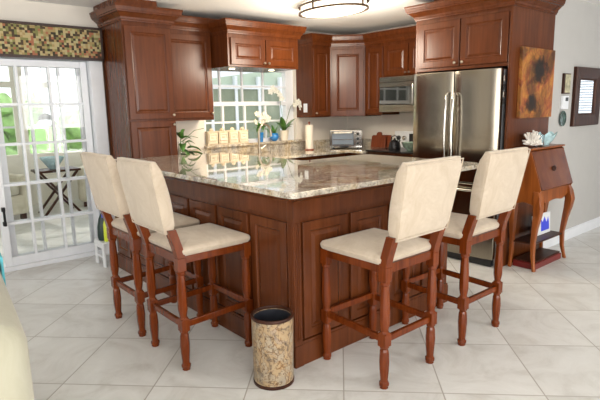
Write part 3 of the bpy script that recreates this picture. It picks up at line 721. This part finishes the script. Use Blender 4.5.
# ------------------------------------------------------------------ art, mirror and small wall things
t = thing('painting', 'tall abstract canvas in rust, ochre and black on the cabinet side panel', 'painting', (2.60, .139, 1.29))
MB().box(0, .60, -.03, 0, 0, .59).build('canvas', M_art, t, bev=.003)
t = thing('wall_mirror', 'rectangular mirror in a wide dark wooden frame on the grey wall', 'mirror', (3.72, YR, 1.18))
fr = MB(); W_, H_ = .64, .58
for a, b_ in (((0, 0), (.02, .0)),): pass
rings = []
for i, y in ((0, 0), (0, -.03), (.01, -.038), (.11, -.030), (.125, -.018), (.125, -.004)):
    rings.append([(i, y, i), (W_-i, y, i), (W_-i, y, H_-i), (i, y, H_-i)])
fr.loops(rings, cap1=False).build('frame', M_darkwood, t)
MB().box(.122, W_-.122, -.012, -.004, .122, H_-.122).build('mirror_glass', M_mirror, t)
t = thing('small_picture', 'small framed picture above the thermostat', 'picture', (3.47, YR, 1.50))
MB().box(0, .15, -.02, 0, 0, .19).build('frame', M_darkwood, t, bev=.002); MB().box(.03, .145, -.022, -.02, .01, .18).build('print', plain('faded_print', (.45, .42, .28), .5, var=.5, vs=20), t)
t = thing('thermostat', 'white thermostat with dark display below the small picture', 'thermostat', (3.47, YR, 1.355))
MB().box(0, .13, -.025, 0, 0, .125).build('case', M_white, t, bev=.005); MB().box(.05, .11, -.027, -.025, .075, .11).build('display', M_dark, t)
t = thing('wall_plate', 'round dark green decorative plate below the thermostat', 'plate', (3.52, YR, 1.265))
m = MB(); n = 24; m.loops([[(r*math.cos(2*PI*i/n), y, r*math.sin(2*PI*i/n)) for i in range(n)] for r, y in ((.03, 0), (.075, -.012), (.073, -.016), (.04, -.008), (.002, -.007))])
m.build('plate', plain('mottled_green_glaze', (.06, .10, .09), .2, var=.8, vs=30), t, smooth=True)

# ------------------------------------------------------------------ antique desk
t = thing('slant_front_desk', 'small inlaid walnut slant-front desk on curved legs against the cherry panel', 'desk', (2.55, .125, 0))
WD, DD = .62, .235        # x width, depth forward (-y)
side = [(0, .70), (0, 1.03), (-.14, 1.03), (-.155, 1.02), (-.215, .84), (-.258, .70), (-.240, .67), (-.225, .62), (-.20, .57), (-.12, .59), (-.05, .57), (0, .59)]
for q0 in (0, WD-.014): MB().loops([[(x, y, z) for y, z in side] for x in (q0, q0+.014)]).build('side_panel', M_desk, t, bev=.002)
MB().loops([[(x, y, z) for y, z in ((-.0, .66), (0, 1.025), (-.138, 1.025), (-.148, 1.018), (-.235, .73), (-.225, .66))] for x in (.014, WD-.014)]).build('cabinet_body', M_desk, t)
# slanted lid
lid = MB(); lid.loops([[(x, y, z) for y, z in ((-.150, 1.022), (-.162, 1.018), (-.264, .705), (-.252, .698))] for x in (.006, WD-.006)]); ld = lid.build('lid', M_lid, t, bev=.003)
MB().ico((WD*.5, -.219, .86), .032, 2, (1.3, .25, .8)).build('inlay', M_darkwood, ld)
# scalloped apron
n = 22; top = [(.01+(WD-.02)*i/n, .69) for i in range(n+1)]
bot = [(.01+(WD-.02)*i/n, .600+.02*math.cos(4*PI*i/n)-.028*math.exp(-((i/n-.5)*7)**2)) for i in range(n+1)]
ap = MB(); R_ = []
for (x0, z0), (x1, z1) in zip(top, bot): R_.append([(x0, -.238, z0), (x0, -.222, z0), (x1, -.222, z1), (x1, -.238, z1)])
ap.loops(R_); ap.build('apron', M_desk, t)
MB().box(-.012, WD+.012, -.165, .0, 1.03, 1.045).build('top', M_desk, t, bev=.004)
for x, sx in ((.02, -1), (WD-.02, 1)):
    for y, sy in ((-.215, -1), (-.02, 0)):
        prf = [(0, .020, .016), (.04, .012, .014), (.12, -.004, .017), (.25, -.010, .020), (.38, .004, .025), (.48, .020, .032), (.56, .028, .036), (.64, .014, .034), (.69, 0, .026)]
        m = MB(); m.loops([[(x+sx*o*.6-r, y+sy*o-r, z), (x+sx*o*.6+r, y+sy*o-r, z), (x+sx*o*.6+r, y+sy*o+r*.8, z), (x+sx*o*.6-r, y+sy*o+r*.8, z)] for z, o, r in prf])
        m.build('leg', M_desk, t, bev=.006, smooth=True)
MB().box(.02, WD-.02, -.215, -.02, .225, .240).build('lower_shelf', M_darkwood, t, bev=.004)
t = thing('photo_frame', 'white framed photo with blue figures on the desk shelf', 'photo frame', (2.77, .02, .2405))
MB().loops([[(x, y0+z*.06, z) for x, z in ((0, 0), (.34, 0), (.34, .19), (0, .19))] for y0 in (0, -.012)]).build('frame', M_shelf, t, bev=.002)
MB().loops([[(x, y0+z*.06, z) for x, z in ((.15, .03), (.31, .03), (.31, .10), (.29, .15), (.26, .10), (.22, .16), (.18, .11), (.15, .15))] for y0 in (-.0125, -.0135)]).build('blue_print', M_bluep, t)
t = thing('photo_frame', 'small tilted frame left of the white photo on the desk shelf', 'photo frame', (2.60, -.08, .2405), .5)
MB().loops([[(x, y0+z*.25, z) for x, z in ((0, 0), (.12, 0), (.12, .11), (0, .11))] for y0 in (0, -.01)]).build('frame', M_steelc, t, bev=.002)
MB().loops([[(x, y0+z*.25, z) for x, z in ((.012, .012), (.108, .012), (.108, .098), (.012, .098))] for y0 in (-.0105, -.012)]).build('print', M_bluep, t)
t = thing('storage_box', 'flat dark-topped red box on the floor beneath the desk', 'box', (2.60, -.10, 0))
MB().box(0, .52, 0, .20, 0, .055).build('box', M_red, t, bev=.005); MB().box(.01, .51, .01, .19, .0555, .07).build('lid', M_darkwood, t, bev=.003)
t = MB(); random.seed(4)
for k in range(150):
    th = random.uniform(0, 2*PI); ph = random.uniform(.0, 1.25); L_ = random.uniform(.05, .125)
    d_ = Vector((math.cos(th)*math.cos(ph), .6*math.sin(th)*math.cos(ph), math.sin(ph)))
    t.tube([(0, 0, .02), tuple(d_*L_*.6+Vector((0, 0, .02))), tuple(d_*L_+Vector((0, 0, .025)))], [.010, .006, .007], 5)
cor = t.build('coral', M_coral); cor.location = (2.68, .03, 1.0465); tag(cor, 'spiky white coral piece on the left of the desk top', 'coral')
tag(MB().lathe([(.035, 0), (.045, .01), (.048, .10), (.044, .10), (.04, .012), (.002, .01)], (2.80, .03, 1.0455), 20).build('glass_jar', M_clear, smooth=True), 'small clear glass jar between the coral and the teal glass', 'jar')
m = MB(); n = 28; rings = []
for r, z, wv_ in ((.05, 0, 0), (.06, .015, 0), (.09, .035, .006), (.12, .07, .016), (.135, .10, .018), (.128, .10, .018), (.11, .07, .016), (.08, .05, .006), (.002, .02, 0)):
    rings.append([(2.98+(r+wv_*math.cos(6*2*PI*i/n))*math.cos(2*PI*i/n), .045+.5*(r+wv_*math.cos(6*2*PI*i/n))*math.sin(2*PI*i/n), 1.0455+z+wv_*math.sin(5*2*PI*i/n)) for i in range(n)])
tag(m.loops(rings).build('glass_bowl', M_teal, smooth=True), 'ruffled teal glass bowl at the right of the desk top', 'bowl')

# ------------------------------------------------------------------ step stool by the sliding door
t = thing('step_stool', 'white plastic step stool against the pantry, under the dark green bag', 'step stool', (-.10, 2.60, 0))
m = MB().box(0, .29, 0, .24, .215, .235)
for x in (0, .27):
    m.box(x, x+.02, 0, .24, .17, .215).box(x, x+.02, 0, .05, 0, .17).box(x, x+.02, .19, .24, 0, .17).box(x, x+.02, .05, .19, .08, .10)
m.build('top_and_sides', M_shelf, t, bev=.006)
for q0 in (.01, .22): MB().box(.02, .27, q0, q0+.01, .12, .215).build('apron', M_shelf, t)
tag(MB().loops([[(-.03+.07*a*math.cos(2*PI*i/16), 2.72+.05*a*math.sin(2*PI*i/16), z) for i in range(16)] for a, z in ((.9, .236), (1.0, .27), (.95, .36), (.7, .44), (.35, .49))]).build('dark_bag', M_green, smooth=True), 'dark green bag standing on the white step stool', 'bag')
t = thing('spray_bottle', 'yellow spray bottle with blue nozzle behind the green bag', 'spray bottle', (-.045, 2.645, .2355))
MB().lathe([(.022, 0), (.024, .02), (.022, .16), (.010, .20), (.010, .225)], n=16).build('bottle', M_yel, t, smooth=True)
MB().box(-.028, .016, -.012, .012, .225, .265).build('nozzle', M_bluep, t, bev=.004)

# ------------------------------------------------------------------ slipcovered armchair, left foreground
t = thing('armchair', 'pale yellow slipcovered armchair at the left edge of the photo', 'armchair', (-1.348, .02, 0), -.10)
def blob(x0, x1, y0, y1, z0, z1, rad, name, mat, fl=0):
    m = MB(); rings = []; n = 5
    for z, ins in ((z0, -fl), (z0+(z1-z0)*.5, 0), (z1-rad, 0), (z1-rad*.6, rad*.12), (z1-rad*.2, rad*.45), (z1, rad)):
        r = []
        for k, (cx, cy) in enumerate(((1,1),(-1,1),(-1,-1),(1,-1))):
            X_, Y_ = (x1 if cx > 0 else x0), (y1 if cy > 0 else y0)
            for j in range(n+1):
                a0 = k*PI/2+PI/2*j/n; r.append((X_-cx*rad+math.cos(a0)*(rad-ins), Y_-cy*rad+math.sin(a0)*(rad-ins), z))
        rings.append(r)
    return m.loops(rings).build(name, mat, t, smooth=True)
blob(-.16, .03, -.44, .66, .02, .80, .07, 'backrest', M_slip, -.04)
blob(-.85, -.10, -.46, -.26, .02, .58, .08, 'arm', M_slip, .015)
blob(-.85, -.10, .42, .62, .02, .58, .08, 'arm', M_slip, .015)
blob(-.85, -.16, -.26, .42, .02, .45, .07, 'seat_cushion', M_slip)
th = MB().loops([[(x, y, z) for x, z in ((-.176, .45), (-.176, .79), (-.15, .815), (.02, .815), (.046, .79), (.046, .45), (.036, .45), (.036, .786), (.016, .804), (-.146, .804), (-.166, .786), (-.166, .45))] for y in (.47, .655)]).build('throw_blanket', M_throw)
th.location = (-1.348, .02, 0); th.rotation_euler = (0, 0, -.10); tag(th, 'teal throw blanket over the back of the pale yellow armchair', 'blanket')

# ------------------------------------------------------------------ sunroom beyond the sliding door
struct(MB().box(-6, 9, 3.11, 6.9, -.12, 0).build('floor_sunroom', M_floor), 'pale tiles continuing into the sunroom')
struct(MB().box(-6, 2.2, 3.25, 6.9, 2.36, 2.44).build('ceiling_sunroom', M_sunframe))
struct(MB().box(-6, 2.2, 6.7, 6.8, 0, .72).box(-6, 2.2, 6.7, 6.8, 2.20, 2.36).build('wall_sunroom', M_sunframe), 'low cream sunroom wall under the windows')
for i in range(5):
    x0 = -2.96+i*1.06
    t = bpy.data.objects.new('window_%d' % (i+2), None); COL.objects.link(t); t.location = (x0, 6.72, 0); struct(t, 'sunroom window with cream frame')
    m = MB().box(0, .10, -.03, .06, .72, 2.2).box(1.0, 1.06, -.02, .05, .72, 2.2).box(.1, 1.0, -.02, .05, .72, .79).box(.1, 1.0, -.02, .05, 2.14, 2.2).box(.1, 1.0, -.02, .05, 1.79, 1.88)
    m.build('window_frame', M_sunframe, t)
    MB().box(.54, .56, 0, .03, .79, 1.79).box(.1, 1.0, 0, .03, 1.19, 1.22).box(.1, 1.0, 0, .03, 1.50, 1.54).build('muntin_grid', M_white, t)
    MB().box(.1, 1.0, .01, .014, .79, 2.14).build('pane', M_glass, t)
t = thing('tray_table', 'dark folding tray table with crossed legs in the sunroom', 'table', (.40, 5.72, 0))
MB().box(-.28, .28, -.2, .2, .60, .63).build('top', M_darkwood, t, bev=.003)
for y in (-.16, .16):
    MB().bar((-.24, y, .0), (.24, y, .60), .03, .03).build('leg', M_darkwood, t); MB().bar((.24, y+.03, .0), (-.24, y+.03, .60), .03, .03).build('leg', M_darkwood, t)
tag(MB().lathe([(.04, 0), (.07, .03), (.12, .10), (.17, .17), (.16, .17), (.10, .09), (.002, .03)], (.36, 5.70, .631), 24).build('glass_dish', M_teal, smooth=True), 'pale blue glass dish on the sunroom tray table', 'dish')
def sofa(x, y, rz, wd, label, name='wicker_sofa'):
    t = thing(name, label, 'sofa', (x, y, 0), rz)
    m = MB(); n = 16; R_ = []
    for i in range(n+1):
        s_ = i/n; xx = -wd/2+wd*s_; h = .55+.33*math.sin(PI*s_)**.6
        R_.append([(xx, .30, .08), (xx, .40, .08), (xx, .46, h), (xx, .34, h+.02)])
    m.loops(R_).build('backrest', M_wick, t, smooth=True)
    MB().box(-wd/2, wd/2, -.35, .32, .08, .34).build('base', M_wick, t, bev=.03); MB().box(-wd/2+.1, wd/2-.1, -.36, .28, .345, .47).build('seat_cushion', M_slip, t, bev=.04)
    for sx in (-1, 1):
        MB().box(sx*(wd/2-.02)-.06, sx*(wd/2-.02)+.06, -.36, .34, .10, .60).build('arm', M_wick, t, bev=.04)
    MB().box(-wd/2+.02, -wd/2+.08, -.3, -.24, 0, .08).box(wd/2-.08, wd/2-.02, -.3, -.24, 0, .08).box(-wd/2+.02, -wd/2+.08, .24, .3, 0, .08).box(wd/2-.08, wd/2-.02, .24, .3, 0, .08).build('foot', M_darkwood, t)
    return t
sofa(-.75, 5.7, .3, 1.3, 'cream wicker sofa with curved back in the sunroom, left of the tray table')
sofa(1.45, 5.9, -.5, 1.2, 'cream wicker sofa in the sunroom, right of the tray table')
t = thing('pendant_lamp', 'dark dome pendant hanging in the sunroom', 'lamp', (.20, 5.2, 1.32))
MB().lathe([(.10, 0), (.09, .03), (.05, .07), (.012, .09)], n=20).build('shade', M_green, t, smooth=True); MB().tube([(0, 0, .085), (0, 0, 1.039)], .004, 6).build('cord', M_black, t)

# ------------------------------------------------------------------ patio seen through the kitchen window
t = thing('patio_enclosure', 'grey-green panelled patio enclosure with white posts outside the sink window', 'porch', (3.0, 6.6, 0))
for i in range(6): MB().box(i*.56, i*.56+.5, .03, .06, .1, 1.80).build('panel', M_screen, t)
for i in range(7): MB().box(i*.56-.06, i*.56, 0, .08, 0, 2.05).build('post', M_white, t)
MB().box(-.06, 3.3, 0, .08, 0, .1).box(-.06, 3.3, -.02, .10, 1.80, 1.88).build('rail', M_white, t)
MB().box(-.3, 4.2, .1, .14, 1.88, 3.0).build('upper_panel', plain('pale_green_panel', (.50, .58, .46), .6), t)
MB().bar((-.4, -.3, 1.93), (2.6, -.3, 2.35), .08, .13).build('sloping_beam', M_white, t)
struct(MB().box(-40, 60, 6.9, 60, -.3, -.1).build('ground', M_grass), 'lawn behind the house')
random.seed(11)
for i, word in enumerate(('leftmost', 'second', 'third', 'fourth', 'fifth', 'rightmost')):
    x = -4.5+i*2.45; y = 10.6+(i % 2)*.3
    t = thing('garden_tree', word+(' of the' if i in (0, 5) else ' from the left of the')+' leafy garden trees beyond the sunroom', 'tree', (x, y, -.1), 0, 'leafy trees in the garden')
    m = MB()
    for k in range(34): m.ico((random.uniform(-.85, .85), random.uniform(-.4, .4), random.uniform(.4, 1.75)), random.uniform(.18, .36), 2, jit=.22)
    m.build('crown', M_hedge, t); MB().tube([(0, 0, 0), (.03, 0, 1.0)], .08).build('trunk', M_trunk, t)
